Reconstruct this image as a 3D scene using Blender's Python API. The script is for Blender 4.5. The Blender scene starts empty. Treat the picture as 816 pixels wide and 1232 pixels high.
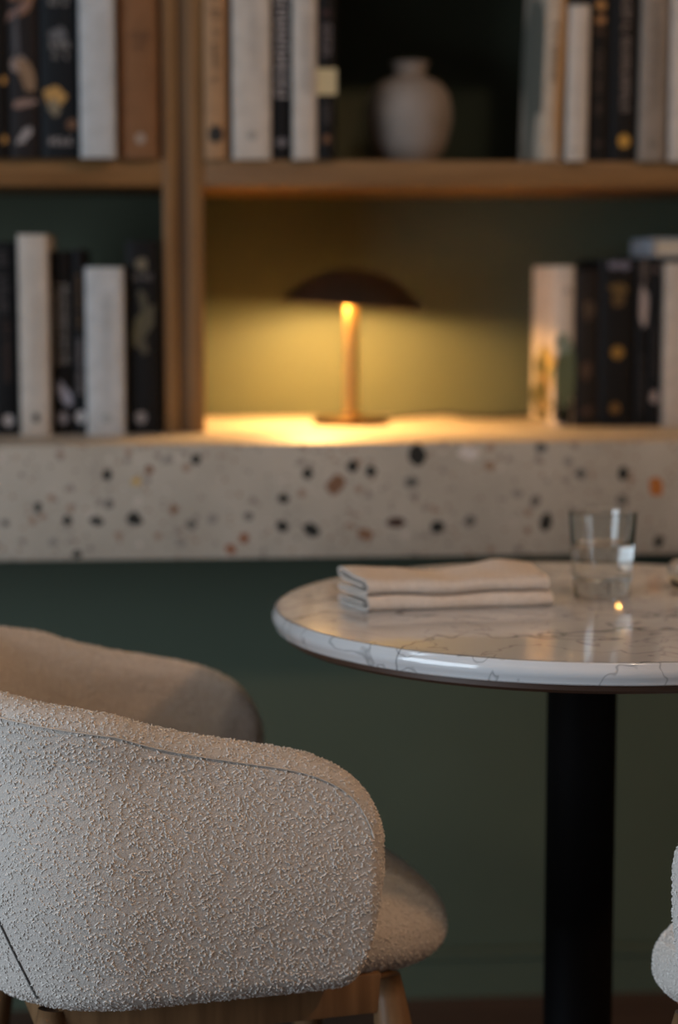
import bpy, math, random
import numpy as np
from mathutils import Vector, Matrix

scene = bpy.context.scene
COL = scene.collection
rng = np.random.default_rng(7)
random.seed(7)
PI = math.pi

# ------------------------------------------------------------------ camera
F_PX, IMG_H = 2430.0, 1232.0
cam_d = bpy.data.cameras.new('camera')
cam = bpy.data.objects.new('camera', cam_d); COL.objects.link(cam)
cam_d.sensor_fit = 'VERTICAL'; cam_d.sensor_height = 36.0
cam_d.lens = F_PX / IMG_H * 36.0
cam.location = (0, 0, 1.113)
cam.rotation_euler = (PI / 2 - math.atan(281 / F_PX), 0, -math.radians(4.6))
cam_d.dof.use_dof = True
cam_d.dof.focus_distance = 1.86
cam_d.dof.aperture_fstop = 2.5
cam_d.clip_start = 0.05
scene.camera = cam

# ------------------------------------------------------------------ world, lights, exposure
w = bpy.data.worlds.new('world'); scene.world = w; w.use_nodes = True
w.node_tree.nodes['Background'].inputs[0].default_value = (0.55, 0.65, 0.8, 1)
w.node_tree.nodes['Background'].inputs[1].default_value = 0.3
vs = scene.view_settings
vs.view_transform = 'Standard'; vs.look = 'None'; vs.gamma = 1.0; vs.use_curve_mapping = False
vs.exposure = 0.0

def area(name, loc, target, sx, sy, energy, color):
    d = bpy.data.lights.new(name, 'AREA'); d.shape = 'RECTANGLE'; d.size = sx; d.size_y = sy
    d.energy = energy; d.color = color
    o = bpy.data.objects.new(name, d); COL.objects.link(o); o.location = loc
    o.rotation_euler = (Vector(target) - Vector(loc)).to_track_quat('-Z', 'Y').to_euler()
    return o
def point(name, loc, energy, color, r=0.05):
    d = bpy.data.lights.new(name, 'POINT'); d.energy = energy; d.color = color; d.shadow_soft_size = r
    o = bpy.data.objects.new(name, d); COL.objects.link(o); o.location = loc
    return o
# daylight through the window in the side wall, and the warm ceiling lamps of the room
area('window_daylight', (-2.42, 0.45, 1.22), (0.0, 0.45, 1.22), 1.9, 2.05, 73, (0.74, 0.87, 1.0))
point('warm_ceiling_lamp', (2.0, 0.85, 2.58), 54, (1.0, 0.53, 0.25), 0.09)
point('warm_ceiling_lamp_b', (0.75, 0.75, 2.58), 19, (1.0, 0.80, 0.60), 0.09)

# ------------------------------------------------------------------ materials
def new_mat(name, color, rough=0.6, metal=0.0, spec=0.5):
    m = bpy.data.materials.new(name); m.use_nodes = True
    b = m.node_tree.nodes['Principled BSDF']
    b.inputs['Base Color'].default_value = (*color, 1); b.inputs['Roughness'].default_value = rough
    b.inputs['Metallic'].default_value = metal; b.inputs['Specular IOR Level'].default_value = spec
    return m
def nodes(m):
    nt = m.node_tree
    return nt, nt.nodes['Principled BSDF'], lambda t: nt.nodes.new(t), lambda a, b: nt.links.new(a, b)
def noise_color(m, c1, c2, scale, detail=4, coords='Object', stretch=(1, 1, 1), p0=0.3, p1=0.7, bump=0.0, bscale=None, bdist=0.001):
    nt, b, N, L = nodes(m)
    tc = N('ShaderNodeTexCoord'); mp = N('ShaderNodeMapping'); mp.inputs['Scale'].default_value = stretch
    L(tc.outputs[coords], mp.inputs['Vector'])
    n = N('ShaderNodeTexNoise'); n.inputs['Scale'].default_value = scale; n.inputs['Detail'].default_value = detail
    L(mp.outputs[0], n.inputs['Vector'])
    r = N('ShaderNodeValToRGB'); r.color_ramp.elements[0].position = p0; r.color_ramp.elements[1].position = p1
    r.color_ramp.elements[0].color = (*c1, 1); r.color_ramp.elements[1].color = (*c2, 1)
    L(n.outputs['Fac'], r.inputs['Fac']); L(r.outputs['Color'], b.inputs['Base Color'])
    if bump:
        n2 = N('ShaderNodeTexNoise'); n2.inputs['Scale'].default_value = bscale or scale * 4; n2.inputs['Detail'].default_value = 3
        L(mp.outputs[0], n2.inputs['Vector'])
        bp = N('ShaderNodeBump'); bp.inputs['Strength'].default_value = bump; bp.inputs['Distance'].default_value = bdist
        L(n2.outputs['Fac'], bp.inputs['Height']); L(bp.outputs['Normal'], b.inputs['Normal'])
    return m

M = {}
M['green'] = noise_color(new_mat('green_paint', (0, 0, 0), 0.62), (0.066, 0.088, 0.059), (0.076, 0.100, 0.068), 3.0, bump=0.12, bscale=90)
M['green_shaded'] = noise_color(new_mat('shaded_green_paint', (0, 0, 0), 0.7, spec=0.3), (0.068, 0.080, 0.052), (0.076, 0.089, 0.058), 3.0, bump=0.1, bscale=90)  # wall green toned down slightly, the niche's shade put into its colour
M['plaster'] = noise_color(new_mat('warm_plaster', (0, 0, 0), 0.9), (0.30, 0.28, 0.25), (0.36, 0.33, 0.30), 2.0, bump=0.1, bscale=60)
M['floor'] = noise_color(new_mat('dark_floor', (0, 0, 0), 0.5), (0.050, 0.026, 0.018), (0.10, 0.055, 0.038), 3.0, stretch=(1, 14, 1), bump=0.2, bscale=20)
M['oak'] = noise_color(new_mat('oak_wood', (0, 0, 0), 0.5), (0.155, 0.074, 0.022), (0.235, 0.122, 0.042), 6.0, stretch=(10, 10, 0.8), bump=0.15, bscale=30)
M['oak_h'] = noise_color(new_mat('oak_wood_horizontal', (0, 0, 0), 0.5), (0.155, 0.074, 0.022), (0.235, 0.122, 0.042), 6.0, stretch=(0.8, 10, 10), bump=0.15, bscale=30)
M['oak_leg'] = noise_color(new_mat('chair_oak', (0, 0, 0), 0.42), (0.15, 0.08, 0.036), (0.25, 0.14, 0.066), 8.0, stretch=(10, 10, 0.8), bump=0.1, bscale=40)
M['oak_dark'] = noise_color(new_mat('oak_filler', (0, 0, 0), 0.6), (0.085, 0.046, 0.020), (0.13, 0.075, 0.034), 6.0, stretch=(10, 10, 0.8))
M['blackmetal'] = new_mat('black_metal', (0.003, 0.003, 0.004), 0.65, spec=0.15)
M['brown_ply'] = new_mat('brown_underlay', (0.06, 0.028, 0.016), 0.5)
M['brass'] = new_mat('brushed_brass', (0.42, 0.26, 0.085), 0.36, 1.0)
M['bronze'] = new_mat('dark_brass_foot', (0.075, 0.045, 0.018), 0.38, 1.0)
M['shade_black'] = new_mat('dark_bronze_shade', (0.022, 0.014, 0.009), 0.45)
M['shade_inner'] = new_mat('pale_shade_lining', (0.80, 0.70, 0.50), 0.8)
M['cord'] = new_mat('dark_cord', (0.02, 0.016, 0.012), 0.7)
M['ceramic'] = noise_color(new_mat('matte_ceramic', (0, 0, 0), 0.8), (0.22, 0.195, 0.175), (0.27, 0.24, 0.22), 22.0, bump=0.25, bscale=160)
M['boucle'] = noise_color(new_mat('cream_boucle', (0, 0, 0), 0.95, spec=0.15), (0.56, 0.515, 0.475), (0.66, 0.615, 0.57), 500.0, bump=0.8, bscale=800, bdist=0.0012)
M['nap'] = noise_color(new_mat('cream_boucle_loops', (0, 0, 0), 0.9, spec=0.2), (0.72, 0.68, 0.635), (0.82, 0.78, 0.735), 300.0)
M['piping'] = new_mat('boucle_piping', (0.58, 0.53, 0.475), 0.9)
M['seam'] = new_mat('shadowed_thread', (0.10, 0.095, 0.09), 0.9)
M['linen'] = noise_color(new_mat('natural_linen', (0, 0, 0), 0.95, spec=0.1), (0.60, 0.535, 0.475), (0.70, 0.63, 0.57), 260.0, bump=0.5, bscale=700, bdist=0.0006)
M['pages'] = noise_color(new_mat('book_pages', (0, 0, 0), 0.9), (0.42, 0.37, 0.29), (0.55, 0.50, 0.41), 3.0, stretch=(400, 1, 1))

def glass_mat(name, ior, color=(1, 1, 1)):
    m = bpy.data.materials.new(name); m.use_nodes = True
    nt = m.node_tree; nt.nodes.remove(nt.nodes['Principled BSDF'])
    g = nt.nodes.new('ShaderNodeBsdfGlass'); g.inputs['IOR'].default_value = ior; g.inputs['Roughness'].default_value = 0.0
    g.inputs['Color'].default_value = (*color, 1)
    nt.links.new(g.outputs[0], nt.nodes['Material Output'].inputs['Surface'])
    return m
M['glass'] = glass_mat('clear_glass', 1.48, (0.97, 0.98, 0.98))
M['water'] = glass_mat('water', 1.33)

def marble():
    m = new_mat('polished_marble', (0.7, 0.7, 0.72), 0.085, 0, 0.9)
    nt, b, N, L = nodes(m)
    tc = N('ShaderNodeTexCoord')
    def vein(scale, dist, rot, p, seed, width):
        mp = N('ShaderNodeMapping'); mp.inputs['Rotation'].default_value = (0.3, 0.2, rot); mp.inputs['Location'].default_value = (seed, seed * .7, 0)
        L(tc.outputs['Object'], mp.inputs['Vector'])
        n = N('ShaderNodeTexNoise'); n.inputs['Scale'].default_value = scale; n.inputs['Detail'].default_value = 3; n.inputs['Distortion'].default_value = dist * .35
        L(mp.outputs[0], n.inputs['Vector'])
        s = N('ShaderNodeMath'); s.operation = 'SUBTRACT'; s.inputs[1].default_value = 0.5; L(n.outputs['Fac'], s.inputs[0])
        a = N('ShaderNodeMath'); a.operation = 'ABSOLUTE'; L(s.outputs[0], a.inputs[0])
        r = N('ShaderNodeMapRange'); r.inputs['From Min'].default_value = 0; r.inputs['From Max'].default_value = width
        r.inputs['To Min'].default_value = p; r.inputs['To Max'].default_value = 0; L(a.outputs[0], r.inputs['Value'])
        return r.outputs[0]
    v1 = vein(5, 1.0, 0.6, 0.65, 3.1, 0.010); v2 = vein(14, 0.9, 1.1, 0.50, 8.2, 0.014); v3 = vein(3, 0.5, 0.2, 0.22, 1.4, 0.10)
    ad = N('ShaderNodeMath'); ad.operation = 'ADD'; L(v1, ad.inputs[0]); L(v2, ad.inputs[1])
    ad2 = N('ShaderNodeMath'); ad2.operation = 'ADD'; ad2.use_clamp = True; L(ad.outputs[0], ad2.inputs[0]); L(v3, ad2.inputs[1])
    mx = N('ShaderNodeMix'); mx.data_type = 'RGBA'; mx.inputs['A'].default_value = (0.66, 0.665, 0.68, 1); mx.inputs['B'].default_value = (0.10, 0.105, 0.12, 1)
    L(ad2.outputs[0], mx.inputs['Factor']); L(mx.outputs['Result'], b.inputs['Base Color'])
    return m
M['marble'] = marble()

def terrazzo():
    m = new_mat('terrazzo', (0.4, 0.36, 0.32), 0.55)
    nt, b, N, L = nodes(m)
    tc = N('ShaderNodeTexCoord')
    n = N('ShaderNodeTexNoise'); n.inputs['Scale'].default_value = 9; n.inputs['Detail'].default_value = 5; L(tc.outputs['Object'], n.inputs['Vector'])
    r = N('ShaderNodeValToRGB'); r.color_ramp.elements[0].color = (0.355, 0.323, 0.272, 1); r.color_ramp.elements[1].color = (0.44, 0.402, 0.345, 1)
    r.color_ramp.elements[0].position = 0.3; r.color_ramp.elements[1].position = 0.7; L(n.outputs['Fac'], r.inputs['Fac'])
    prev = r.outputs['Color']
    for sc, th, seed in ((150, 0.84, 0), (75, 0.88, 5)):
        mp = N('ShaderNodeMapping'); mp.inputs['Location'].default_value = (seed, seed, seed); L(tc.outputs['Object'], mp.inputs['Vector'])
        v = N('ShaderNodeTexVoronoi'); v.inputs['Scale'].default_value = sc; L(mp.outputs[0], v.inputs['Vector'])
        sp = N('ShaderNodeSeparateColor'); L(v.outputs['Color'], sp.inputs[0])
        g = N('ShaderNodeMath'); g.operation = 'GREATER_THAN'; g.inputs[1].default_value = th; L(sp.outputs[0], g.inputs[0])
        d = N('ShaderNodeMath'); d.operation = 'LESS_THAN'; d.inputs[1].default_value = 0.42; L(v.outputs['Distance'], d.inputs[0])
        mu = N('ShaderNodeMath'); mu.operation = 'MULTIPLY'; L(g.outputs[0], mu.inputs[0]); L(d.outputs[0], mu.inputs[1])
        cr = N('ShaderNodeValToRGB'); cr.color_ramp.interpolation = 'CONSTANT'
        cr.color_ramp.elements[0].color = (0.24, 0.21, 0.18, 1); cr.color_ramp.elements[1].color = (0.52, 0.47, 0.42, 1); cr.color_ramp.elements[1].position = 0.5
        e = cr.color_ramp.elements.new(0.8); e.color = (0.28, 0.19, 0.13, 1)
        L(sp.outputs[1], cr.inputs['Fac'])
        mx = N('ShaderNodeMix'); mx.data_type = 'RGBA'; L(mu.outputs[0], mx.inputs['Factor']); L(prev, mx.inputs['A']); L(cr.outputs['Color'], mx.inputs['B'])
        prev = mx.outputs['Result']
    L(prev, b.inputs['Base Color'])
    return m
M['terrazzo'] = terrazzo()

_flat = {}
def flat(rgb, rough=0.6):
    k = (tuple(round(c, 4) for c in rgb), rough)
    if k not in _flat: _flat[k] = new_mat('print_ink', rgb, rough)
    return _flat[k]
_cov = {}
def cover_mat(rgb):
    k = tuple(round(c, 4) for c in rgb)
    if k not in _cov:
        _cov[k] = noise_color(new_mat('book_cover', (0, 0, 0), 0.6, spec=0.22), tuple(c * .88 for c in rgb), tuple(min(1, c * 1.1) for c in rgb), 40, bump=0.05, bscale=300)
    return _cov[k]

# ------------------------------------------------------------------ mesh helpers
def mesh_obj(name, verts, faces, mat, parent=None, smooth=False):
    me = bpy.data.meshes.new(name); me.from_pydata([tuple(v) for v in verts], [], [tuple(f) for f in faces]); me.update()
    if smooth: me.polygons.foreach_set('use_smooth', [True] * len(me.polygons))
    me.materials.append(mat)
    o = bpy.data.objects.new(name, me); COL.objects.link(o)
    if parent: o.parent = parent
    return o
def thing(name, label, cat, loc=(0, 0, 0), rz=0.0, group=None):
    o = bpy.data.objects.new(name, None); COL.objects.link(o); o.location = loc; o.rotation_euler = (0, 0, rz)
    o.empty_display_size = 0.05
    o['label'] = label; o['category'] = cat
    if group: o['group'] = group
    return o
def tag(o, label, cat, group=None):
    o['label'] = label; o['category'] = cat
    if group: o['group'] = group
    return o
class MB:
    def __init__(s): s.v = []; s.f = []
    def add(s, verts, faces):
        n = len(s.v); s.v += [tuple(v) for v in verts]; s.f += [tuple(i + n for i in f) for f in faces]; return s
    def box(s, x0, x1, y0, y1, z0, z1, bev=0.0):
        if bev <= 0:
            v = [(x, y, z) for z in (z0, z1) for y in (y0, y1) for x in (x0, x1)]
            return s.add(v, [(0, 2, 3, 1), (4, 5, 7, 6), (0, 1, 5, 4), (2, 6, 7, 3), (0, 4, 6, 2), (1, 3, 7, 5)])
        import bmesh
        bm = bmesh.new(); bmesh.ops.create_cube(bm, size=1)
        for q in bm.verts:
            q.co = Vector(((x0 + x1) / 2 + q.co.x * (x1 - x0), (y0 + y1) / 2 + q.co.y * (y1 - y0), (z0 + z1) / 2 + q.co.z * (z1 - z0)))
        bmesh.ops.bevel(bm, geom=bm.edges[:], offset=bev, segments=2, affect='EDGES', profile=0.5)
        bm.verts.index_update()
        s.add([q.co[:] for q in bm.verts], [[q.index for q in f.verts] for f in bm.faces]); bm.free(); return s
    def lathe(s, prof, n=48, cx=0, cy=0, closed=False):
        vs_, fs = [], []
        m = len(prof)
        for r, z in prof:
            for i in range(n):
                a = 2 * PI * i / n; vs_.append((cx + r * math.cos(a), cy + r * math.sin(a), z))
        for j in range(m if closed else m - 1):
            k = (j + 1) % m
            for i in range(n):
                i2 = (i + 1) % n; fs.append((j * n + i, j * n + i2, k * n + i2, k * n + i))
        return s.add(vs_, fs)
    def tube(s, pts, r, n=8, cap=True):
        pts = [Vector(p) for p in pts]; vs_, fs = [], []
        rr = r if hasattr(r, '__len__') else [r] * len(pts)
        up = Vector((0, 0, 1))
        for i, p in enumerate(pts):
            t = (pts[min(i + 1, len(pts) - 1)] - pts[max(i - 1, 0)]).normalized()
            a = t.cross(up)
            if a.length < 1e-4: a = t.cross(Vector((1, 0, 0)))
            a.normalize(); b = t.cross(a).normalized()
            for k in range(n):
                th = 2 * PI * k / n; vs_.append(p + a * (rr[i] * math.cos(th)) + b * (rr[i] * math.sin(th)))
        for i in range(len(pts) - 1):
            for k in range(n):
                k2 = (k + 1) % n; fs.append((i * n + k, i * n + k2, (i + 1) * n + k2, (i + 1) * n + k))
        if cap: fs.append(tuple(range(n))); fs.append(tuple(range((len(pts) - 1) * n, len(pts) * n))[::-1])
        return s.add(vs_, fs)
    def build(s, name, mat, parent=None, smooth=False): return mesh_obj(name, s.v, s.f, mat, parent, smooth)
def smooth_by_angle(o, deg=40):
    me = o.data
    me.polygons.foreach_set('use_smooth', [True] * len(me.polygons))
    try: me.set_sharp_from_angle(angle=math.radians(deg))
    except Exception: pass
    return o
def recalc(o):
    import bmesh
    bm = bmesh.new(); bm.from_mesh(o.data); bmesh.ops.recalc_face_normals(bm, faces=bm.faces[:]); bm.to_mesh(o.data); bm.free()
    return o
def structure(name, mb, mat):
    o = mb.build(name, mat); o['kind'] = 'structure'; return o

# ------------------------------------------------------------------ the room
XL, XR, YF, YB, ZC = -2.5, 3.0, -2.6, 3.36, 2.75
WALL_Y, LEDGE_Y, CASE_Y = 3.03, 2.80, 3.00
LEDGE_T, LEDGE_B = 0.885, 0.723
SH_T, SH_B = 1.286, 1.247
structure('floor', MB().box(XL - .1, XR + .1, YF - .1, YB + .2, -0.08, 0.0), M['floor'])
structure('ceiling', MB().box(XL - .1, XR + .1, YF - .1, YB + .2, ZC, ZC + .08), M['plaster'])
structure('wall_back', MB().box(XL, XR, WALL_Y, YB, 0, LEDGE_B - .0005), M['green'])
structure('wall_niche', MB().box(XL, XR, YB, YB + .15, LEDGE_B, ZC), M['green_shaded'])
structure('wall_right', MB().box(XR, XR + .1, YF, YB + .15, 0, ZC), M['green'])
structure('wall_front', MB().box(XL, XR, YF - .1, YF, 0, ZC), M['plaster'])
WY0, WY1, WZ0, WZ1 = -0.55, 1.45, 0.15, 2.30
structure('wall_left', MB().box(XL - .1, XL, YF, WY0, 0, ZC).box(XL - .1, XL, WY1, YB + .15, 0, ZC)
          .box(XL - .1, XL, WY0, WY1, 0, WZ0).box(XL - .1, XL, WY0, WY1, WZ1, ZC), M['green'])
win = MB()
for y in (WY0, (WY0 + WY1) / 2 - .02, WY1 - .04): win.box(XL - .08, XL - .02, y, y + .04, WZ0, WZ1)
for z in (WZ0, WZ1 - .04): win.box(XL - .08, XL - .02, WY0, WY1, z, z + .04)
wo = structure('window_1', win, M['oak'])
MB().box(XL - .055, XL - .05, WY0 + .04, WY1 - .04, WZ0 + .04, WZ1 - .04).build('pane', M['glass'], wo)
bb = MB().box(XL, XR, WALL_Y - .016, WALL_Y, 0, 0.062)
bb.box(XL, XR, WALL_Y - .022, WALL_Y, 0.062, 0.076, 0.004)
structure('baseboard_back', bb, M['green'])

# ------------------------------------------------------------------ terrazzo ledge with its stone chips
ledge = thing('terrazzo_ledge', 'long pale terrazzo ledge with dark stone chips under the oak bookcase', 'ledge', (0, 0, 0))
smooth_by_angle(MB().box(XL + .001, XR - .001, LEDGE_Y, YB - .001, LEDGE_B, LEDGE_T, 0.004).build('slab', M['terrazzo'], ledge), 30)
CH = {'k': (0.012, 0.014, 0.013), 'g': (0.12, 0.115, 0.105), 'p': (0.24, 0.225, 0.20), 'b': (0.20, 0.105, 0.06), 'r': (0.24, 0.085, 0.035),
      'o': (0.42, 0.14, 0.03), 'y': (0.50, 0.33, 0.10), 'w': (0.62, 0.57, 0.53), 'd': (0.05, 0.022, 0.016), 't': (0.30, 0.20, 0.13)}
# (x, z, half width, half height, tilt, colour) on the front face of the slab, metres
CHIPS = [(-.193, .799, 5, 7, 0, 'k'), (-.153, .779, 6, 7, 0, 'k'), (-.113, .779, 9, 6, .2, 'k'), (-.060, .781, 10, 8, .3, 'k'), (-.097, .842, 6, 7, 0, 'k'),
         (-.057, .833, 6, 5, 0, 'y'), (-.039, .849, 5, 6, 0, 'b'), (.026, .863, 6, 7, 0, 'k'), (-.005, .794, 6, 6, .4, 'b'), (-.095, .802, 5, 6, 0, 'g'),
         (.019, .772, 7, 6, .2, 'g'), (.048, .780, 6, 6, 0, 'p'), (.098, .783, 6, 6, .5, 'g'), (.073, .737, 7, 6, .8, 'r'), (.092, .752, 6, 7, 0, 'r'),
         (.147, .808, 7, 7, 0, 'k'), (.145, .769, 8, 8, .2, 'k'), (.186, .763, 11, 8, .7, 'k'), (.181, .842, 7, 8, 0, 'k'), (.220, .826, 10, 14, .5, 'b'),
         (-.012, .863, 6, 5, 0, 'p'), (-.238, .777, 5, 5, 0, 'g'), (-.140, .732, 6, 5, 0, 'k'), (-.173, .749, 5, 5, 0, 'p'), (.004, .746, 6, 5, 0, 'p'),
         (.335, .866, 12, 15, -.2, 'k'), (.244, .852, 7, 8, .3, 'k'), (.270, .845, 7, 7, 0, 'k'), (.327, .829, 8, 7, 0, 'g'), (.408, .869, 13, 9, .2, 'w'),
         (.437, .851, 7, 6, .3, 't'), (.510, .876, 7, 6, 0, 'g'), (.549, .857, 6, 6, 0, 'p'), (.567, .839, 7, 7, .4, 'g'), (.628, .838, 7, 10, 0, 'k'),
         (.676, .819, 9, 13, -.3, 'o'), (.627, .801, 7, 7, 0, 'g'), (.518, .770, 8, 13, .2, 'k'), (.503, .801, 7, 7, .2, 'g'), (.477, .812, 7, 6, 0, 'p'),
         (.305, .772, 13, 7, 0, 'd'), (.364, .765, 8, 8, 0, 'k'), (.410, .773, 7, 8, .4, 'g'), (.262, .756, 9, 7, .3, 'b'), (.681, .742, 7, 8, 0, 'k')]
def chip_mesh(seed, n=9):
    r = random.Random(seed); pts = []
    for i in range(n):
        a = 2 * PI * (i + r.uniform(-.25, .25)) / n; k = r.uniform(.75, 1.1); pts.append((k * math.cos(a), k * math.sin(a)))
    v = [(p[0], 0.0, p[1]) for p in pts] + [(p[0] * .96, -1.0, p[1] * .96) for p in pts]
    f = [tuple(range(n, 2 * n))[::-1]] + [(i, (i + 1) % n, n + (i + 1) % n, n + i) for i in range(n)]
    me = bpy.data.meshes.new('stone_chip'); me.from_pydata(v, [], f); me.update(); return me
_chipm = {}
def add_chip(x, y, z, hw, hh, tilt, c, top=False):
    var = random.randrange(6)
    if (c, var) not in _chipm:
        me = chip_mesh(var + 20); me.materials.append(flat(CH[c], 0.5)); _chipm[(c, var)] = me
    o = bpy.data.objects.new('stone_chip', _chipm[(c, var)]); COL.objects.link(o); o.parent = ledge
    o.location = (x, y, z); o.scale = (hw, 0.0006, hh)
    o.rotation_euler = (PI / 2 * (-1 if top else 0), tilt, 0) if not top else (-PI / 2, 0, tilt)
for x, z, hw, hh, t, c in CHIPS: add_chip(x, LEDGE_Y, z, hw * 0.00122, hh * 0.00122, t, c)
for i in range(70):          # the same stone goes on beyond the frame
    x = random.uniform(-1.2, -.27) if i % 2 else random.uniform(.72, 1.6)
    add_chip(x, LEDGE_Y, random.uniform(.738, .87), random.uniform(5, 11) * .00122, random.uniform(5, 10) * .00122, random.uniform(-1, 1), random.choice('kkkkggpbrw'))

# ------------------------------------------------------------------ bookcase units
CZ = 2.30
def bookcase(label, xl, xr, filler):
    t = thing('bookcase', label, 'bookcase', (0, 0, 0))
    up_w = [(xl[0], xl[1]), (xr[0], xr[1])]
    for a, b in up_w: smooth_by_angle(MB().box(a, b, CASE_Y, YB - .002, LEDGE_T, CZ, 0.0015).build('upright', M['oak'], t), 30)
    for zb, zt in ((SH_B, SH_T), (1.580, 1.619), (1.93, 1.969)):
        smooth_by_angle(MB().box(xl[1], xr[0], CASE_Y + .002, YB - .002, zb, zt, 0.0015).build('shelf', M['oak_h'], t), 30)
    MB().box(xl[0], xr[1], CASE_Y - .004, YB - .002, CZ, CZ + .025).build('top_panel', M['oak_h'], t)
    if filler: MB().box(filler[0], filler[1], CASE_Y + .007, YB - .002, LEDGE_T, CZ).build('filler_strip', M['oak_dark'], t)
    return t
bookcase('oak bookcase unit packed with books on both shelves and no lamp', (-1.30, -1.278), (-.0175, .0040), (.0040, .0185))
bookcase('oak bookcase unit holding the ceramic vase and the small lamp', (.0185, .0420), (1.35, 1.373), None)

# ------------------------------------------------------------------ books
def rect_strokes(mb, x, z, w, h, y):
    mb.add([(x, y, z), (x + w, y, z), (x + w, y, z + h), (x, y, z + h)], [(0, 1, 2, 3)])
def glyph_run(x0, x1, z0, z1, vertical, y, seed, gap=.25):
    """a run of illegible letter-like strokes filling the rectangle"""
    r = random.Random(seed); mb = MB()
    L_, T = ((z1 - z0), (x1 - x0)) if vertical else ((x1 - x0), (z1 - z0))
    p = 0.0
    while p < L_ - T * .3:
        gw = T * r.uniform(.5, .85)
        if r.random() < .14: p += T * .5; continue
        gw = min(gw, L_ - p); sw = T * .17
        st = [(0, 0, sw, T)]
        k = r.randrange(5)
        if k in (0, 1, 3): st.append((gw - sw, 0, sw, T))
        if k in (0, 2): st.append((0, T - sw, gw, sw))
        if k in (1, 2, 4): st.append((0, 0, gw, sw))
        if k in (2, 3, 4): st.append((0, T * .42, gw * .9, sw))
        for a, b, w_, h_ in st:
            if vertical: rect_strokes(mb, x0 + b, z1 - p - a - w_, h_, w_, y)
            else: rect_strokes(mb, x0 + p + a, z0 + b, w_, h_, y)
        p += gw + T * gap
    return mb
def blob(cx, cz, rx, rz, y, seed, tilt=0, n=14, jag=.25):
    r = random.Random(seed); v = []
    for i in range(n):
        a = 2 * PI * i / n; k = 1 + r.uniform(-jag, jag)
        px, pz = rx * k * math.cos(a), rz * k * math.sin(a)
        v.append((cx + px * math.cos(tilt) - pz * math.sin(tilt), y, cz + px * math.sin(tilt) + pz * math.cos(tilt)))
    return MB().add(v, [tuple(range(n))])
def book(label, x0, x1, z0, h, col, prints=(), y=2.988, depth=.19, lean=0.0, pages=True, group=None, side=()):
    w_ = x1 - x0
    t = thing('book', label, 'book', ((x0 + x1) / 2, y, z0), 0, group or 'books on the oak shelves')
    if lean: t.rotation_euler = (0, lean, 0)
    hw = w_ / 2; bd = .0026; cm = cover_mat(col)
    # cover: rounded spine plus two boards
    n = 9; prof = []
    for i in range(n):
        a = PI * i / (n - 1); prof.append((-hw * math.cos(a), .0045 - .0045 * math.sin(a)))
    outer = [(-hw, depth)] + prof + [(hw, depth)]
    inner = [(hw - bd, depth)] + [((hw - bd) * math.cos(PI * i / (n - 1)), .0045 + bd - .004 * math.sin(PI * i / (n - 1))) for i in range(n)] + [(-hw + bd, depth)]
    loop = outer + inner; m = len(loop)
    v = [(p[0], p[1], 0) for p in loop] + [(p[0], p[1], h) for p in loop]
    f = [(i, (i + 1) % m, m + (i + 1) % m, m + i) for i in range(m)]
    k = len(outer)
    for i in range(k - 1): 
        a, b, c, d = i, i + 1, m - 2 - i, m - 1 - i
        f.append((a, d, c, b)); f.append((m + a, m + b, m + c, m + d))
    smooth_by_angle(recalc(mesh_obj('cover', v, f, cm, t)), 35)
    MB().box(-hw + bd, hw - bd, .0045 + bd, depth - .004, .003, h - .003).build('page_block', M['pages'], t)
    for i, p in enumerate(prints):
        kind = p[0]; seed = hash_seed(label) + i; yy = -.0006
        if kind == 'v': # vertical title: centre offset frac, width frac, z0, z1 fractions, colour
            _, cx, wf, a, b, c = p; o = glyph_run(cx * hw - wf * hw, cx * hw + wf * hw, a * h, b * h, True, yy, seed).build('title', flat(c), t)
        elif kind == 'h':
            _, cx, wf, a, b, c = p; o = glyph_run(cx * hw - wf * hw, cx * hw + wf * hw, a * h, b * h, False, yy, seed).build('title', flat(c), t)
        elif kind == 'dot':
            _, cx, cz, rx, rz, c = p; o = blob(cx * hw, cz * h, rx, rz, yy, seed, 0, 16, .06).build('emblem', flat(c), t)
        elif kind == 'art':
            _, cx, cz, rx, rz, tl, c = p; o = blob(cx * hw, cz * h, rx, rz, yy - i * .00004, seed, tl).build('cover_art', flat(c), t)
        elif kind == 'lab':
            _, a, b, c = p; o = MB().box(-hw - .0006, hw + .0006, -.0012, .03, a * h, b * h).build('paper_band', flat(c), t)
    for i, (cy, cz, ry, rz, c) in enumerate(side):   # art on the board that faces the lamp
        o = blob(cy, cz * h, ry, rz, -i * .00005, hash_seed(label) + 50 + i, 0, 14, .3)
        o.v = [(-hw - .0004 + q[1], q[0], q[2]) for q in o.v]
        o.build('cover_art', flat(c), t)
    return t
def hash_seed(s): return sum((i + 1) * ord(c) for i, c in enumerate(s)) % 99991

BLK = (0.0045, 0.0045, 0.0055); NAVY = (0.005, 0.007, 0.010); WHT = (0.50, 0.455, 0.41); COOL = (0.46, 0.475, 0.49); PALE = (0.42, 0.38, 0.38)
GREY = (0.30, 0.28, 0.27); GOLD = (0.42, 0.20, 0.04); BRN = (0.20, 0.095, 0.042); TAN = (0.36, 0.215, 0.115); MID = (0.40, 0.38, 0.36)
UL = 'books standing on the upper shelves'; LL = 'books standing on the terrazzo ledge'
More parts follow.
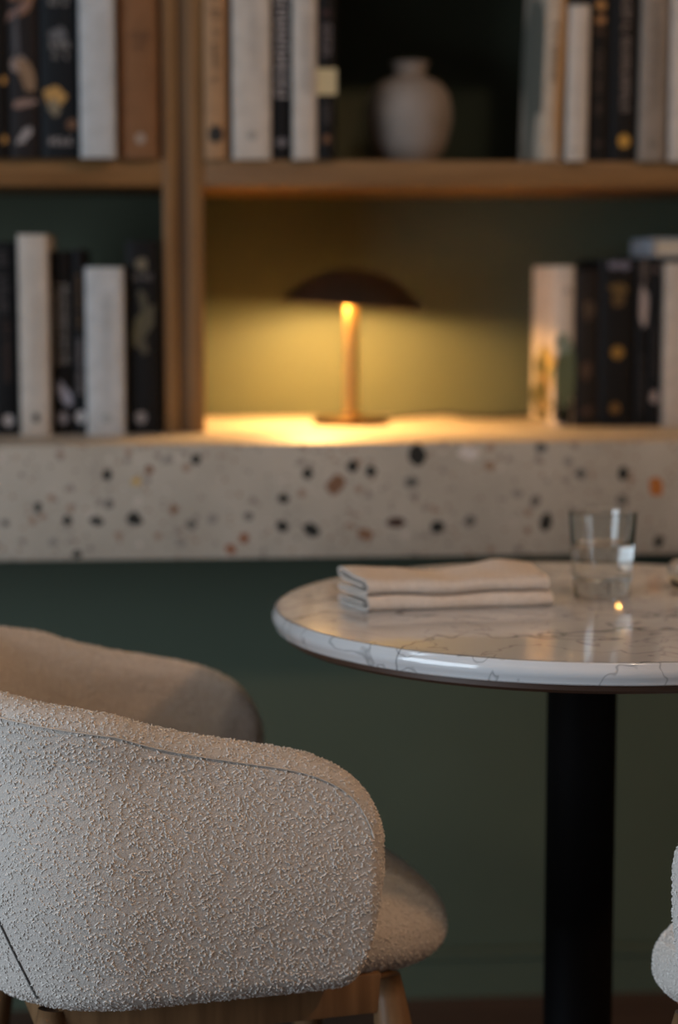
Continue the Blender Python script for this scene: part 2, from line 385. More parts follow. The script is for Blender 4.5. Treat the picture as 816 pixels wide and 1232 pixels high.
# upper shelf of the unit without a lamp
book('black book with small gold specks at the end of the upper shelf row', -.2820, -.2397, SH_T, .262, BLK, [('dot', .8, .42, .004, .006, GOLD), ('dot', .8, .1, .004, .006, GOLD)], group=UL)
book('black book with brown and pink cover art on its spine', -.2371, -.1945, SH_T, .266, (0.014, 0.011, 0.012),
     [('art', -.3, .90, .012, .020, -.5, (.20, .10, .06)), ('art', .5, .98, .010, .012, 0, (.40, .24, .02)), ('art', .35, .83, .007, .026, -.5, (.22, .10, .045)), ('art', -.35, .78, .006, .02, -.9, (.22, .13, .11)),
      ('art', -.3, .50, .012, .014, .6, (.26, .20, .18)), ('art', .25, .44, .012, .024, .3, (.22, .13, .07)), ('art', 0, .29, .019, .0055, .15, (.24, .15, .12)),
      ('art', -.45, .66, .004, .035, 0, (.06, .06, .07)), ('art', .0, .12, .006, .015, -.7, (.30, .27, .27))], group=UL)
book('navy black book with pale handwritten lettering and a gold shape', -.1921, -.1376, SH_T, .258, NAVY,
     [('h', .05, .72, .93, .965, GREY), ('h', .02, .75, .885, .92, GREY), ('h', .0, .62, .84, .875, GREY), ('art', .0, .68, .012, .010, .4, (.10, .10, .11)), ('h', .05, .5, .60, .645, GREY), ('h', .1, .4, .545, .58, GREY),
      ('art', -.25, .345, .016, .014, .4, (.44, .25, .07)), ('art', -.3, .28, .008, .012, .2, (.18, .15, .10)), ('art', .65, .19, .008, .008, 0, (.14, .065, .03)), ('h', .1, .66, .075, .115, PALE)], group=UL)
book('plain cool white book beside the brown one on the upper shelf', -.1350, -.0838, SH_T, .262, COOL, [('h', 0, .6, .93, .96, (.30, .30, .30))], y=2.972, group=UL)
book('plain brown cloth book with one small pale dot', -.0800, -.0225, SH_T, .272, BRN, [('h', .1, .45, .62, .66, (.09, .04, .02)), ('h', .1, .35, .575, .60, (.09, .04, .02)), ('dot', .08, .105, .007, .008, (.32, .25, .20))], group=UL)
# upper shelf of the unit with the vase
book('tan book with black vertical title and black dome emblem', .0437, .0772, SH_T, .262, TAN,
     [('v', .05, .42, .86, 1.0, (.02, .02, .02)), ('h', .05, .55, .80, .82, (.03, .02, .02)), ('h', .05, .55, .765, .785, (.03, .02, .02)), ('v', .05, .3, .42, .72, (.04, .03, .02)), ('dot', 0, .135, .011, .013, (.012, .012, .012))], y=2.99, group=UL)
book('thick white book with faint grey vertical title beside the tan book', .0850, .1412, SH_T, .262, WHT, [('v', .1, .2, .45, .97, (.46, .43, .40)), ('dot', .02, .13, .007, .006, (.27, .26, .25))], y=2.99, group=UL)
book('black book with large bold white lettering down its spine', .1427, .1719, SH_T, .268, BLK, [('v', .02, .62, .30, .99, PALE), ('dot', 0, .095, .009, .006, (.13, .12, .13))], y=3.0, group=UL)
book('slim white book with grey lettering between two black books', .1731, .2080, SH_T, .258, WHT, [('v', .15, .38, .30, .92, (.40, .385, .37))], y=2.985, group=UL)
book('slim black book wrapped in a pale yellow band beside the vase', .2088, .2365, SH_T, .236, BLK,
     [('v', .0, .5, .63, .82, (.17, .14, .145)), ('lab', .395, .555, (.52, .43, .25)), ('v', .0, .4, .20, .36, (.07, .06, .06)), ('dot', .0, .125, .006, .006, (.15, .07, .03)), ('h', 0, .5, .87, .91, (.08, .03, .03))], y=2.99, group=UL)
book('cream book with an orange spine edge and grey green cover leaning slightly', .5400, .5695, SH_T + .0006, .275, (.44, .36, .28), [('art', .6, .5, .006, .14, 0, (.36, .19, .07)), ('v', .05, .38, .42, .72, (.12, .09, .06))],
     y=2.996, lean=.035, group=UL, side=((.10, .5, .085, .12, (.16, .155, .125)),))
book('small white book, shorter than its neighbours, with a grey mark at its foot', .5780, .6090, SH_T, .226, WHT, [('h', -.1, .6, .065, .085, (.16, .15, .15)), ('v', 0, .12, .25, .55, (.48, .45, .42))], y=2.99, lean=.012, group=UL)
book('black book with gold ornaments at the head of its spine', .6115, .6455, SH_T, .27, BLK,
     [('dot', 0, .93, .008, .008, GOLD), ('dot', 0, .84, .008, .007, (.35, .17, .05)), ('dot', 0, .76, .008, .006, (.30, .14, .05)), ('h', 0, .55, .685, .71, (.12, .06, .03)), ('v', -.1, .35, .25, .6, (.06, .04, .03)), ('h', 0, .4, .08, .11, (.08, .05, .04))], y=3.0, group=UL)
book('black book with a long pale vertical title and one gold dot', .6463, .6859, SH_T, .272, BLK, [('v', .05, .32, .27, .99, (.22, .18, .165)), ('dot', .0, .11, .009, .010, (.46, .25, .04))], y=3.0, group=UL)
book('taupe grey book with faint dark lettering', .6870, .7268, SH_T, .275, (.24, .205, .175), [('v', .05, .32, .28, .85, (.15, .125, .105)), ('dot', .0, .09, .008, .006, (.15, .13, .11))], y=2.99, lean=.01, group=UL)
book('white book with cool shaded edge next to the taupe book', .7325, .7763, SH_T, .262, WHT, y=2.985, group=UL)
# on the ledge, unit without a lamp
book('black book with faint brown title and white dot, beside the tallest white book', -.2726, -.2310, LEDGE_T, .281, BLK, [('v', .1, .3, .62, .95, (.06, .05, .05)), ('v', .25, .22, .28, .6, (.06, .03, .02)), ('dot', .28, .075, .0075, .009, PALE)], group=LL)
book('tallest white book with small black emblem at its foot', -.2270, -.1838, LEDGE_T, .291, WHT, [('dot', .05, .09, .0055, .007, (.05, .06, .06)), ('v', .1, .16, .2, .9, (.50, .47, .44))], y=2.965, group=LL)
book('black book with two columns of grey lettering and white flame shape', -.1822, -.1530, LEDGE_T, .268, BLK,
     [('v', -.35, .26, .38, .82, GREY), ('v', .45, .26, .38, .82, GREY), ('art', .3, .215, .008, .020, .5, (.26, .26, .32)), ('dot', .05, .09, .008, .009, (.22, .21, .24))], group=LL)
book('slim black book with orange and pink title and white dot', -.1503, -.1322, LEDGE_T, .27, BLK, [('v', .0, .4, .56, .88, (.16, .075, .02)), ('v', .05, .42, .22, .52, (.30, .24, .23)), ('dot', .05, .095, .007, .010, (.50, .46, .46))], group=LL)
book('short wide cool white book with faint grey lettering', -.1312, -.0755, LEDGE_T, .244, COOL, [('v', .05, .16, .2, .85, (.40, .41, .42)), ('dot', .05, .10, .008, .006, (.32, .34, .35))], y=2.968, group=LL)
book('thick black book with olive leaf ornament and grey bar', -.0722, -.0235, LEDGE_T, .282, BLK,
     [('art', -.1, .88, .010, .010, .3, (.13, .11, .075)), ('h', .0, .62, .80, .83, (.16, .145, .14)), ('art', .05, .68, .006, .022, .2, (.06, .052, .03)), ('art', -.25, .55, .009, .026, -.2, (.075, .065, .03)),
      ('art', .3, .58, .008, .024, -.3, (.065, .055, .03)), ('art', -.05, .46, .007, .015, .4, (.06, .05, .03)), ('dot', -.2, .085, .009, .009, (.22, .20, .205))], group=LL)
# on the ledge, unit with the lamp
book('white book with green and yellow landscape cover beside the lamp', .5800, .6116, LEDGE_T, .247, (.52, .46, .40),
     [('art', 0, .14, .0155, .036, 0, (.020, .018, .010)), ('art', 0, .33, .0155, .055, 0, (.08, .10, .05)), ('art', -.1, .52, .012, .015, .2, (.16, .20, .16)), ('dot', .2, .85, .006, .006, (.30, .26, .24)), ('v', .1, .42, .18, .42, (.46, .40, .36)), ('dot', .05, .075, .008, .009, (.40, .36, .37))],
     y=3.082, group=LL, side=((.08, .30, .085, .05, (.16, .15, .03)), (.05, .42, .05, .018, (.42, .30, .10)), (.11, .36, .04, .014, (.05, .05, .015)), (.07, .25, .045, .02, (.30, .18, .09)), (.09, .13, .08, .032, (.07, .06, .015)), (.07, .12, .02, .012, (.40, .28, .16))))
book('black book with faint brown patches beside the landscape cover', .6130, .6512, LEDGE_T, .241, (.013, .010, .009),
     [('art', 0, .75, .010, .016, 0, (.045, .026, .014)), ('art', -.05, .36, .009, .014, 0, (.05, .024, .012)), ('dot', .05, .10, .007, .007, (.05, .024, .014))], y=3.082, group=LL)
book('thick black book with gold crown and gold dots', .6518, .7070, LEDGE_T, .257, BLK,
     [('art', -.25, .965, .009, .007, 0, (.12, .12, .17)), ('art', .35, .965, .009, .007, 0, (.12, .12, .17)), ('art', 0, .83, .015, .008, 0, (.10, .058, .012)), ('art', 0, .76, .011, .011, 0, (.075, .042, .01)), ('dot', .0, .445, .010, .010, (.26, .135, .02)), ('dot', -.1, .11, .008, .008, (.16, .08, .015))], y=3.082, group=LL)
book('slim black book with a white title strip near its head', .7090, .7282, LEDGE_T, .26, BLK, [('art', .1, .93, .0055, .02, 0, (.07, .055, .05)), ('art', .1, .70, .0062, .033, 0, (.34, .29, .28)), ('v', .0, .35, .08, .42, (.05, .045, .045))], y=3.082, group=LL)
book('slim black book with one pale oval at its foot', .7297, .7492, LEDGE_T, .257, BLK, [('dot', -.1, .175, .0065, .010, (.30, .25, .245)), ('v', 0, .3, .3, .6, (.05, .035, .033)), ('dot', 0, .94, .005, .005, (.10, .07, .065))], y=3.082, group=LL)
book('cream book with a grey panel under the flat lying book', .7508, .8050, LEDGE_T, .252, (.46, .41, .36), [('art', .55, .32, .010, .06, 0, (.30, .30, .28))], y=3.07, group=LL)
book('dark green book under the free end of the flat lying book', .8070, .8500, LEDGE_T, .258, (.012, .022, .016), [('v', 0, .3, .3, .8, (.20, .18, .12))], y=3.08, group=LL)
book('maroon book at the end of the row under the flat lying book', .8515, .8990, LEDGE_T, .26, (.05, .012, .010), [('v', 0, .3, .35, .85, (.22, .17, .10))], y=3.08, group=LL)
fb = thing('book', 'pale blue grey book lying flat on top of the standing books', 'book', (.840, 3.17, LEDGE_T + .2615), 0, LL)
q = MB(); q.box(-.105, .105, -.075, .075, 0, .003).box(-.105, .105, -.075, .075, .025, .028).box(-.105, -.102, -.075, .075, .003, .025)
q.build('cover', cover_mat((.34, .37, .42)), fb); MB().box(-.100, .100, -.071, .071, .003, .025).build('page_block', M['pages'], fb)

# ------------------------------------------------------------------ vase
def catmull(pts, n=6):
    out = []
    P = [pts[0]] + list(pts) + [pts[-1]]
    for i in range(1, len(P) - 2):
        for k in range(n):
            t = k / n; a, b, c, d = (np.array(P[i + j], float) for j in (-1, 0, 1, 2))
            out.append(tuple(0.5 * (2 * b + (c - a) * t + (2 * a - 5 * b + 4 * c - d) * t * t + (3 * b - a - 3 * c + d) * t ** 3)))
    out.append(tuple(pts[-1])); return out
vase = thing('vase', 'round matte grey ceramic vase with short flared neck on the shelf', 'vase', (.3590, 3.12, SH_T))
vase.scale = (1, 1, .945)
prof = catmull([(.0, .0), (.034, .0), (.042, .006), (.056, .030), (.0640, .062), (.0655, .083), (.060, .112), (.046, .131), (.0265, .140), (.0250, .147), (.0265, .155), (.0305, .1625)], 6)
smooth_by_angle(MB().lathe(prof, 64).build('body', M['ceramic'], vase), 60)
smooth_by_angle(MB().lathe(catmull([(.0305, .1625), (.0290, .1640), (.0270, .1625), (.0215, .150), (.0215, .140), (.035, .128), (.0, .120)], 5), 64).build('inner_lip', M['ceramic'], vase), 60)

# ------------------------------------------------------------------ lamp
LX, LY = .274, 3.165
lamp = thing('table_lamp', 'small brass table lamp with dark mushroom dome shade, lit', 'lamp', (LX, LY, LEDGE_T))
smooth_by_angle(MB().lathe(catmull([(0, .0005), (.058, .0005), (.0595, .003), (.0595, .008), (.057, .0105), (.014, .0125), (.0, .0125)], 4), 64).build('base', M['bronze'], lamp), 50)
stem = MB().lathe([(.0105, .012), (.0105, .205)], 32).build('stem', M['brass'], lamp, True)
smooth_by_angle(MB().lathe([(.0, .0125), (.016, .0125), (.016, .017), (.0108, .019)], 32).build('stem_collar', M['brass'], lamp), 40)
tilt = math.radians(4.0)
sh = []
CAP_R = ((.1115) ** 2 + .056 ** 2) / (2 * .056); CAP_A = math.asin((.1115) / CAP_R)
for i in range(17):
    a = CAP_A * i / 16
    sh.append((CAP_R * math.sin(a), .243 - CAP_R + CAP_R * math.cos(a)))
def tilted(o):
    o.data.transform(Matrix.Translation((.003, 0, .187)) @ Matrix.Rotation(tilt, 4, 'Y') @ Matrix.Translation((0, 0, -.187))); return o
shade = tilted(MB().lathe(sh + [(.1088, .1845), (.1065, .1845), (.1065, .187)], 72).build('shade', M['shade_black'], lamp, True)); smooth_by_angle(shade, 50)
inn = [((CAP_R - .002) * math.sin(CAP_A * .985 * i / 16), .243 - CAP_R + (CAP_R - .002) * math.cos(CAP_A * .985 * i / 16)) for i in range(17)]
ti = tilted(MB().lathe(inn, 72).build('shade_lining', M['shade_inner'], lamp, True))
ld = bpy.data.lights.new('lamp_light', 'POINT'); ld.shadow_soft_size = .018; ld.energy = 10.6; ld.color = (1.0, 0.55, 0.19)
lo = bpy.data.objects.new('lamp_light', ld); COL.objects.link(lo); lo.parent = lamp; lo.location = (-.055, 0, .204)
cp = [(.055, .03, .006), (.10, .06, .008), (.16, .085, .010), (.20, .09, .0052), (.25, .095, .0038), (.29, .122, .0038), (.34, .142, .0038), (.42, .150, .0038), (.52, .152, .0038)]
MB().tube(catmull(cp, 6), .0034, 8).build('power_cord', M['cord'], lamp, True)

# ------------------------------------------------------------------ table
TX, TY, TZ, TR = .452, 2.206, .75, .349
table = thing('bistro_table', 'round white marble bistro table on a black column', 'table', (TX, TY, 0))
c = .0028
edge = [(0, TZ)] + [(TR * k, TZ) for k in (.3, .6, .9, .985)] + [(TR - .0032 - c - .0006, TZ), (TR - .0032 - c, TZ)] + [(TR - .0032 - c + c * math.sin(a), TZ - c + c * math.cos(a)) for a in (PI / 8, PI / 4, 3 * PI / 8, PI / 2)]
edge = edge[:-1] + [(TR - .0032 * ((2 * k - 1) ** 2), TZ - .0028 - .0155 * k) for k in (0, .2, .4, .6, .8, 1)]
edge += [(TR - .0072 + .004 * math.cos(a), TZ - .019 - .004 * math.sin(a)) for a in (PI / 6, PI / 3, PI / 2)] + [(0, TZ - .023)]
smooth_by_angle(MB().lathe(edge, 160).build('table_top', M['marble'], table), 30)
smooth_by_angle(MB().lathe([(0, TZ - .0232), (TR - .012, TZ - .0232), (TR - .012, TZ - .029), (TR - .018, TZ - .033), (0, TZ - .033)], 128).build('underlay', M['brown_ply'], table), 30)
smooth_by_angle(MB().lathe([(0, TZ - .0331), (.11, TZ - .0331), (.11, TZ - .038), (.0, TZ - .038)], 48).build('mounting_plate', M['blackmetal'], table), 30)
MB().lathe([(.0392, .012), (.0392, TZ - .037)], 64).build('column', M['blackmetal'], table, True)
smooth_by_angle(MB().lathe([(0, .0), (.22, .0), (.222, .004), (.22, .010), (.05, .016), (0, .016)], 96).build('base_plate', M['blackmetal'], table), 30)

# ------------------------------------------------------------------ tumbler with water
def tumbler_profile(rb, rt, h, base, wall):
    out = [(0, 0), (rb - .003, 0), (rb - .0008, .0008), (rb, .003)] + [(rb + (rt - rb) * k, .003 + (h - .003) * k) for k in (.33, .66, .97)] + [(rt, h - .0006), (rt - wall * .5, h)]
    inn_ = [(rt - wall, h - .0006)] + [(rb - wall * 1.15 + (rt - rb) * k, base + (h - base) * k) for k in (.9, .6, .3, .08)] + [(rb - wall * 2.4, base), (0, base)]
    return out + inn_
GX, GY = .487, 2.2725
tum = thing('tumbler', 'clear glass tumbler half full of water on the marble table', 'glass', (GX, GY, TZ + .0003))
rb, rt, gh, gb, gw = .0325, .0395, .0965, .0195, .0020
smooth_by_angle(recalc(MB().lathe(tumbler_profile(rb, rt, gh, gb, gw), 96).build('glass_body', M['glass'], tum)), 35)
wl = .060
def rin(z): return rb - gw * 1.15 + (rt - rb) * (z - gb) / (gh - gb) + .00025
wp = [(0, gb - .0002), (rb - gw * 2.4, gb - .0002)] + [(rin(z), z) for z in (gb + .006, .03, .045, wl)] + [(rin(wl) - .002, wl - .0008), (0, wl - .001)]
smooth_by_angle(recalc(MB().lathe(wp, 96).build('water', M['water'], tum)), 35)
dish = thing('glass_dish', 'small low clear glass dish at the table rim past the tumbler', 'dish', (.6040, 2.318, TZ + .0003))
dp = catmull([(0, 0), (.018, .0), (.024, .004), (.0285, .016), (.0265, .030), (.0255, .031), (.0245, .030), (.0262, .016), (.021, .007), (0, .006)], 5)
smooth_by_angle(recalc(MB().lathe(dp, 64).build('dish_body', M['glass'], dish)), 40)

# ------------------------------------------------------------------ napkin
nap = thing('linen_napkin', 'natural linen napkin folded into a thick strip on the marble', 'napkin', (.2080, 2.1730, TZ), math.radians(6.5))
nap.scale = (1, .84, .95)
pth = catmull([(.020, .0075), (.060, .0078), (.092, .0072), (.0990, .0048), (.092, .0020), (.050, .0019), (.010, .0020), (.0020, .0062), (.0045, .0130), (.012, .0155), (.050, .0158), (.090, .0160),
               (.0985, .0180), (.093, .0202), (.050, .0208), (.014, .0200), (.0050, .0235), (.0050, .0300), (.016, .0338), (.050, .0350), (.086, .0395), (.0985, .0375), (.0960, .0325), (.080, .0290), (.045, .0280), (.020, .0272)], 5)
pth = np.array(pth); tg = np.gradient(pth, axis=0); tg /= np.linalg.norm(tg, axis=1)[:, None]; nr = np.c_[-tg[:, 1], tg[:, 0]]
th = .0016
ring = np.r_[pth + nr * th, (pth - nr * th)[::-1]]
nL, NR = .210, len(ring); V, Fc = [], []
ST = 56
for i in range(ST):
    l = i / (ST - 1)
    up_ = np.clip((ring[:, 1] - .017) / .02, 0, 1)
    wob = .0022 * math.sin(l * 9 + .5) + .0016 * math.sin(l * 21 + 1)
    bump_r = .005 * math.exp(-((l - .80) / .10) ** 2) - .004 * math.exp(-((l - .45) / .2) ** 2)
    mid = np.exp(-((ring[:, 1] - .018) / .007) ** 2)
    z = ring[:, 1] + up_ * (wob * .5 + bump_r * np.clip((ring[:, 0] - .02) / .06, 0, 1)) + mid * (.0012 * math.sin(l * 11) + .0016 * math.exp(-((l - .92) / .06) ** 2))
    d = ring[:, 0] + up_ * (.0025 * math.sin(l * 7 + 1)) + (1 - up_) * .0012 * math.sin(l * 13) + .0012 * rng.standard_normal() * .3
    xo = np.where(ring[:, 1] > .0178, -.004 * (l > .5) * (l - .5) * 2, 0) - ring[:, 0] * .18 * (1 - l) 
    for j in range(NR): V.append((l * nL + xo[j], d[j], max(z[j], .0004)))
for i in range(ST - 1):
    for j in range(NR):
        j2 = (j + 1) % NR; Fc.append((i * NR + j, (i + 1) * NR + j, (i + 1) * NR + j2, i * NR + j2))
n2 = NR // 2
for base_ in (0, (ST - 1) * NR):
    for j in range(n2 - 1): Fc.append((base_ + j, base_ + j + 1, base_ + NR - 2 - j, base_ + NR - 1 - j))
smooth_by_angle(recalc(mesh_obj('folded_cloth', V, Fc, M['linen'], nap)), 50)

# ------------------------------------------------------------------ boucle armchair
ZB = .425
BOT = (.235, .342, .13, .030); TOP = (.250, .43, .20, .030)
E1 = .22
def upath(q, a, b, r, uf):
    s = 1 if q > 0 else -1; t = 1 - abs(q)
    if t < .55: u = uf + (-b + r - uf) * t / .55; v = a
    elif t < .85:
        an = (t - .55) / .30 * PI / 2; u = -b + r - r * math.sin(an); v = a - r + r * math.cos(an)
    else: u = -b; v = (a - r) * (1 - (t - .85) / .15)
    return u, s * v
def surf(q, z):
    h = (z - ZB) / (.66 - ZB)
    ub, vb = upath(q, *BOT); ut, vt = upath(q, *TOP)
    u = ub + (ut - ub) * h; v = vb + (vt - vb) * h
    bul = .014 * math.sin(PI * min(max(h, 0), 1)); n = math.hypot(u + .15, v) + 1e-6
    k = min(1, (1 - abs(q)) / .3)
    return u + bul * (u + .15) / n * k, v + bul * v / n
TOPZ = [(0, .552), (.005, .584), (.02, .605), (.04, .622), (.075, .640), (.11, .651), (.16, .662), (.22, .670), (.30, .678), (.45, .695), (.60, .722), (.66, .737), (.80, .772), (1, .80)]
BOTZ = [(0, .552), (.010, .517), (.025, .476), (.045, .443), (.065, .4275), (.09, .4225), (.13, .4215), (1, .4215)]
def hermite(tab, t):
    """smooth monotone curve through a table, taken over the square root of t"""
    xs = [math.sqrt(a) for a, _ in tab]; ys = [b for _, b in tab]; x = math.sqrt(min(max(t, 0), 1)); n = len(xs)
    i = 0
    while i < n - 2 and x > xs[i + 1]: i += 1
    dl = [(ys[k + 1] - ys[k]) / (xs[k + 1] - xs[k]) for k in range(n - 1)]
    def sl(k):
        if k == 0: return dl[0]
        if k == n - 1: return dl[-1]
        return 0.0 if dl[k - 1] * dl[k] <= 0 else 2 * dl[k - 1] * dl[k] / (dl[k - 1] + dl[k])
    h = xs[i + 1] - xs[i]; u = (x - xs[i]) / h
    return (2 * u ** 3 - 3 * u * u + 1) * ys[i] + (u ** 3 - 2 * u * u + u) * h * sl(i) + (-2 * u ** 3 + 3 * u * u) * ys[i + 1] + (u ** 3 - u * u) * h * sl(i + 1)
def ztop(t): return hermite(TOPZ, t)
def zbot(t): return hermite(BOTZ, t)
TH = .046
def shell_section(q):
    t = 1 - abs(q); zt, zb = ztop(t), zbot(t); h = max(zt - zb, .0008)
    d = t * .47; er = TH * .5
    tt = TH * (math.sqrt(max(0.0, 1 - ((er - d) / er) ** 2)) if d < er else 1.0); tt = max(tt, .002)
    r = min(tt / 2, h / 2); off = (TH - tt) / 2
    pts = []
    for i in range(23): pts.append((0, zb + r + (h - 2 * r) * i / 22))
    for i in range(1, 10): a = PI * i / 10; pts.append((tt / 2 - tt / 2 * math.cos(a), zt - r + r * math.sin(a)))
    for i in range(23): pts.append((tt, zt - r - (h - 2 * r) * i / 22))
    for i in range(1, 10): a = PI * i / 10; pts.append((tt / 2 + tt / 2 * math.cos(a), zb + r - r * math.sin(a)))
    out = []
    for n, z in pts:
        u, v = surf(q, z); e = .004
        u1, v1 = surf(max(-1, q - e), z); u2, v2 = surf(min(1, q + e), z)
        tx, ty = u2 - u1, v2 - v1; l = math.hypot(tx, ty) + 1e-9
        nx, ny = ty / l, -tx / l
        if nx * (-.12 - u) + ny * (-v) < 0: nx, ny = -nx, -ny
        out.append((u + nx * (n + off), v + ny * (n + off), z))
    return out
ts = [E1 * .9 * (i / 26) ** 2.2 for i in range(26)] + [E1 * .9 + (1 - E1 * .9) * i / 56 for i in range(57)]
qs = [-(1 - t) for t in ts] + [(1 - t) for t in ts[:-1][::-1]]
secs = [shell_section(q) for q in qs]
m = len(secs[0]); SV = [p for s in secs for p in s]; SF = []
for i in range(len(secs) - 1):
    for j in range(m):
        j2 = (j + 1) % m; SF.append((i * m + j, i * m + j2, (i + 1) * m + j2, (i + 1) * m + j))
SF.append(tuple(range(m))); SF.append(tuple(range((len(secs) - 1) * m, len(secs) * m))[::-1])

def seat_mesh():
    V, F_ = [], []; nu, nv = 96, 48
    cu, cz, hu, hv, hz = -.080, .453, .238, .203, .071
    for j in range(nv + 1):
        ph = -PI / 2 + PI * j / nv
        cp_, sp_ = math.cos(ph), math.sin(ph)
        for i in range(nu):
            a = 2 * PI * i / nu; ca, sa = math.cos(a), math.sin(a)
            ex = 2 / 2.6; exv = 2 / 2.1
            rr = abs(cp_) ** exv
            x = hu * math.copysign(abs(ca) ** ex, ca) * rr; y = hv * math.copysign(abs(sa) ** ex, sa) * rr
            z = hz * math.copysign(abs(sp_) ** exv, sp_)
            if x > 0: z -= .026 * (x / hu) ** 2.2        # waterfall front
            V.append((cu + x, y, cz + z + (.006 if sp_ > 0 else 0) * rr))
    for j in range(nv):
        for i in range(nu):
            i2 = (i + 1) % nu; F_.append((j * nu + i, j * nu + i2, (j + 1) * nu + i2, (j + 1) * nu + i))
    return V, F_

def nap_mesh(src, density, seed, rad=(.00045, .00088), length=(.0010, .0034)):
    """short curled yarn loops lying on the surface of src: real geometry in one mesh"""
    me = src.data; me.calc_loop_triangles()
    nt_ = len(me.loop_triangles); tri = np.empty(nt_ * 3, np.int32); me.loop_triangles.foreach_get('vertices', tri); tri = tri.reshape(-1, 3)
    co = np.empty(len(me.vertices) * 3, np.float32); me.vertices.foreach_get('co', co); co = co.reshape(-1, 3).astype(float)
    A, B, C_ = co[tri[:, 0]], co[tri[:, 1]], co[tri[:, 2]]
    cr = np.cross(B - A, C_ - A); ar = np.linalg.norm(cr, axis=1) / 2
    g = np.random.default_rng(seed); N = int(ar.sum() * density)
    idx = g.choice(nt_, N, p=ar / ar.sum())
    r1, r2 = np.sqrt(g.random(N)), g.random(N)
    P = A[idx] * (1 - r1)[:, None] + B[idx] * (r1 * (1 - r2))[:, None] + C_[idx] * (r1 * r2)[:, None]
    n = cr[idx] / (2 * ar[idx] + 1e-12)[:, None]
    rv = g.standard_normal((N, 3)); T = np.cross(n, rv); T /= np.linalg.norm(T, axis=1)[:, None]; Bn = np.cross(n, T)
    Ln = g.uniform(*length, N); R = g.uniform(*rad, N); bend = g.uniform(-1.6, 1.6, N); lift = g.uniform(.2, 1.5, N) * R
    K, S = 3, 4                       # rings, sides
    verts = np.empty((N, K * S + 2, 3)); 
    for k in range(K):
        s = (k / (K - 1) - .5)
        along = s * Ln; sidew = bend * (s * s) * Ln; hgt = lift * (1 - (2 * s) ** 2) + R * .15
        ctr = P + T * along[:, None] + Bn * sidew[:, None] + n * hgt[:, None]
        dT = T + Bn * (2 * bend * s)[:, None]; dT /= np.linalg.norm(dT, axis=1)[:, None]; sd = np.cross(n, dT)
        rk = R * (.75 if k in (0, K - 1) else 1.0)
        for a in range(S):
            th_ = 2 * PI * a / S
            verts[:, k * S + a] = ctr + sd * (rk * math.cos(th_))[:, None] + n * (rk * math.sin(th_))[:, None]
        if k == 0: verts[:, K * S] = ctr - dT * (R * .7)[:, None]
        if k == K - 1: verts[:, K * S + 1] = ctr + dT * (R * .7)[:, None]
    f = []
    for k in range(K - 1):
        for a in range(S):
            a2 = (a + 1) % S; i0, i1, i2, i3 = k * S + a, k * S + a2, (k + 1) * S + a2, (k + 1) * S + a
            f += [(i0, i1, i2), (i0, i2, i3)]
    for a in range(S):
        a2 = (a + 1) % S; f += [(K * S, a2, a), (K * S + 1, (K - 1) * S + a, (K - 1) * S + a2)]
    f = np.array(f, np.int32); nv_ = K * S + 2
    faces = (f[None] + (np.arange(N, dtype=np.int32) * nv_)[:, None, None]).reshape(-1)
    me2 = bpy.data.meshes.new('boucle_nap'); me2.vertices.add(N * nv_); me2.vertices.foreach_set('co', verts.reshape(-1).astype(np.float32))
    nf = len(faces) // 3
    me2.loops.add(len(faces)); me2.loops.foreach_set('vertex_index', faces)
    me2.polygons.add(nf); me2.polygons.foreach_set('loop_start', np.arange(0, nf * 3, 3, dtype=np.int32)); me2.polygons.foreach_set('loop_total', np.full(nf, 3, np.int32))
    me2.update(calc_edges=True); me2.polygons.foreach_set('use_smooth', np.ones(nf, bool)); me2.materials.append(M['nap'])
    o = bpy.data.objects.new('boucle_nap', me2); COL.objects.link(o); o.parent = src; o['kind'] = 'stuff'
    return o

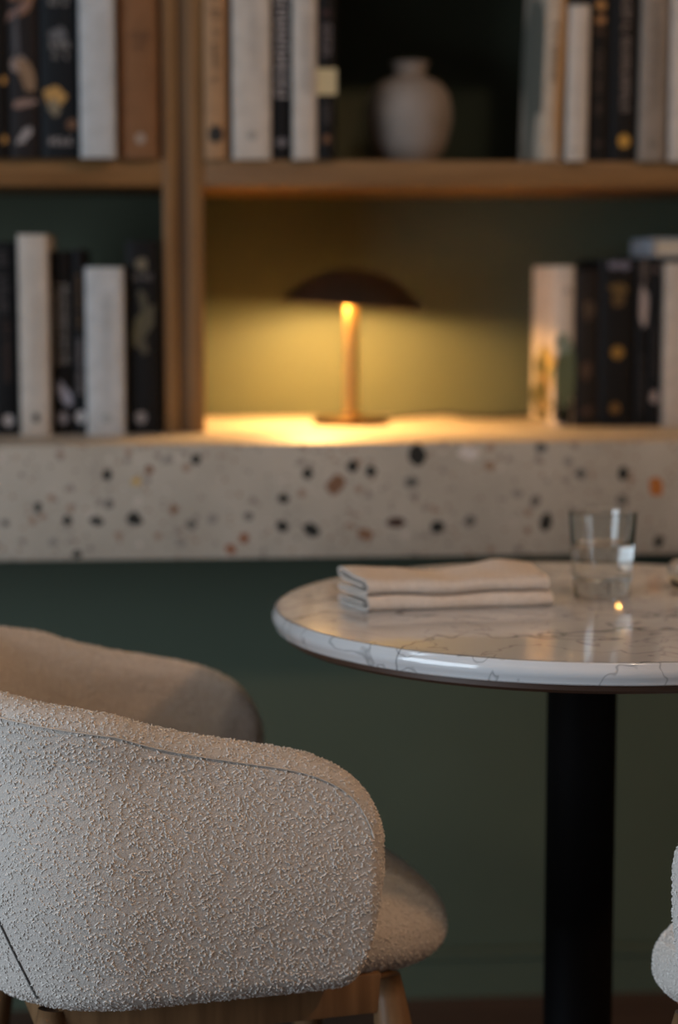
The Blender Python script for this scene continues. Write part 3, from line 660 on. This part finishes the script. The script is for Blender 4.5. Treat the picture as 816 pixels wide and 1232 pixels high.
def make_chair(label, loc, rz):
    t = thing('armchair', label, 'armchair', loc, rz, 'boucle armchairs at the marble table')
    shell = recalc(mesh_obj('shell', SV, SF, M['boucle'], t, True))
    V, F_ = seat_mesh(); seat = recalc(mesh_obj('seat_cushion', V, F_, M['boucle'], t, True))
    nap_mesh(shell, 80000, 3); nap_mesh(seat, 75000, 5)
    # piping that runs round the outside just below the rim
    bnd = []
    tt = [.006, .012, .025, .04, .06, .085, .11, .14, .17, .2] + [.2 + .8 * i / 40 for i in range(1, 41)]
    bnd = [(x * .47, ztop(x)) for x in tt]
    b = np.array(bnd); g = np.gradient(b, axis=0); g /= np.linalg.norm(g, axis=1)[:, None]; off = b + np.c_[g[:, 1], -g[:, 0]] * .016
    line = []
    for s, z in off:
        x = max(s, .002) / .47; u, v = surf(-(1 - x), z); line.append((u, v, z))
    far = [(p[0], -p[1], p[2]) for p in line]
    ctr = np.array([-.12, 0])
    def outward(p, e):
        d_ = np.array(p[:2]) - ctr; d_ /= np.linalg.norm(d_); return (p[0] + d_[0] * e, p[1] + d_[1] * e, p[2])
    full = [outward(p, .0004) for p in line + far[:-1][::-1]]
    MB().tube(full, .0008, 8).build('piping', M['piping'], shell, True)
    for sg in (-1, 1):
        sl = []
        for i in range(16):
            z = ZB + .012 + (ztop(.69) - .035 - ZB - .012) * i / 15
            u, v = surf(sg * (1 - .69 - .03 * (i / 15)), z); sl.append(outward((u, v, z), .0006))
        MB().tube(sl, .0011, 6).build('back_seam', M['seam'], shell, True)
    # oak under-frame
    MB().box(-.275, .035, -.165, .165, .396, .412, .003).build('seat_board', M['oak_leg'], t)
    for v0 in (-.183, .160): smooth_by_angle(MB().box(-.280, .045, v0, v0 + .023, .378, .420, .003).build('apron_rail', M['oak_leg'], t), 30)
    for u0 in (-.296, .040): smooth_by_angle(MB().box(u0, u0 + .023, -.160, .160, .378, .415, .003).build('apron_rail', M['oak_leg'], t), 30)
    for u0, su in ((.053, 1), (-.285, -1)):
        for sv in (-1, 1):
            pts, rr = [], []
            for i in range(21):
                k = i / 20; z = .414 * (1 - k)
                pts.append((u0 + su * .045 * k, sv * (.172 + .045 * k), z))
                rr.append(.0140 + .0062 * math.sin(min(k / .2, 1) * PI / 2) - .0095 * max(0, (k - .2) / .8))
            MB().tube(pts, rr, 24).build('leg', M['oak_leg'], t, True)
    return t
chair = make_chair('cream boucle armchair pulled up to the table beside the napkin', (.1184, 2.1220, 0), math.radians(12.0))
def copy_tree(o, parent=None):
    c_ = o.copy(); COL.objects.link(c_); c_.parent = parent
    for k, val in o.items():
        if k in ('kind',): c_[k] = val
    for ch in list(o.children): copy_tree(ch, c_)
    return c_
chair2 = copy_tree(chair)
chair2['label'] = 'cream boucle armchair across the table, past the water tumbler'
chair2.location = (.648, 1.905, 0); chair2.rotation_euler = (0, 0, math.radians(131.5))
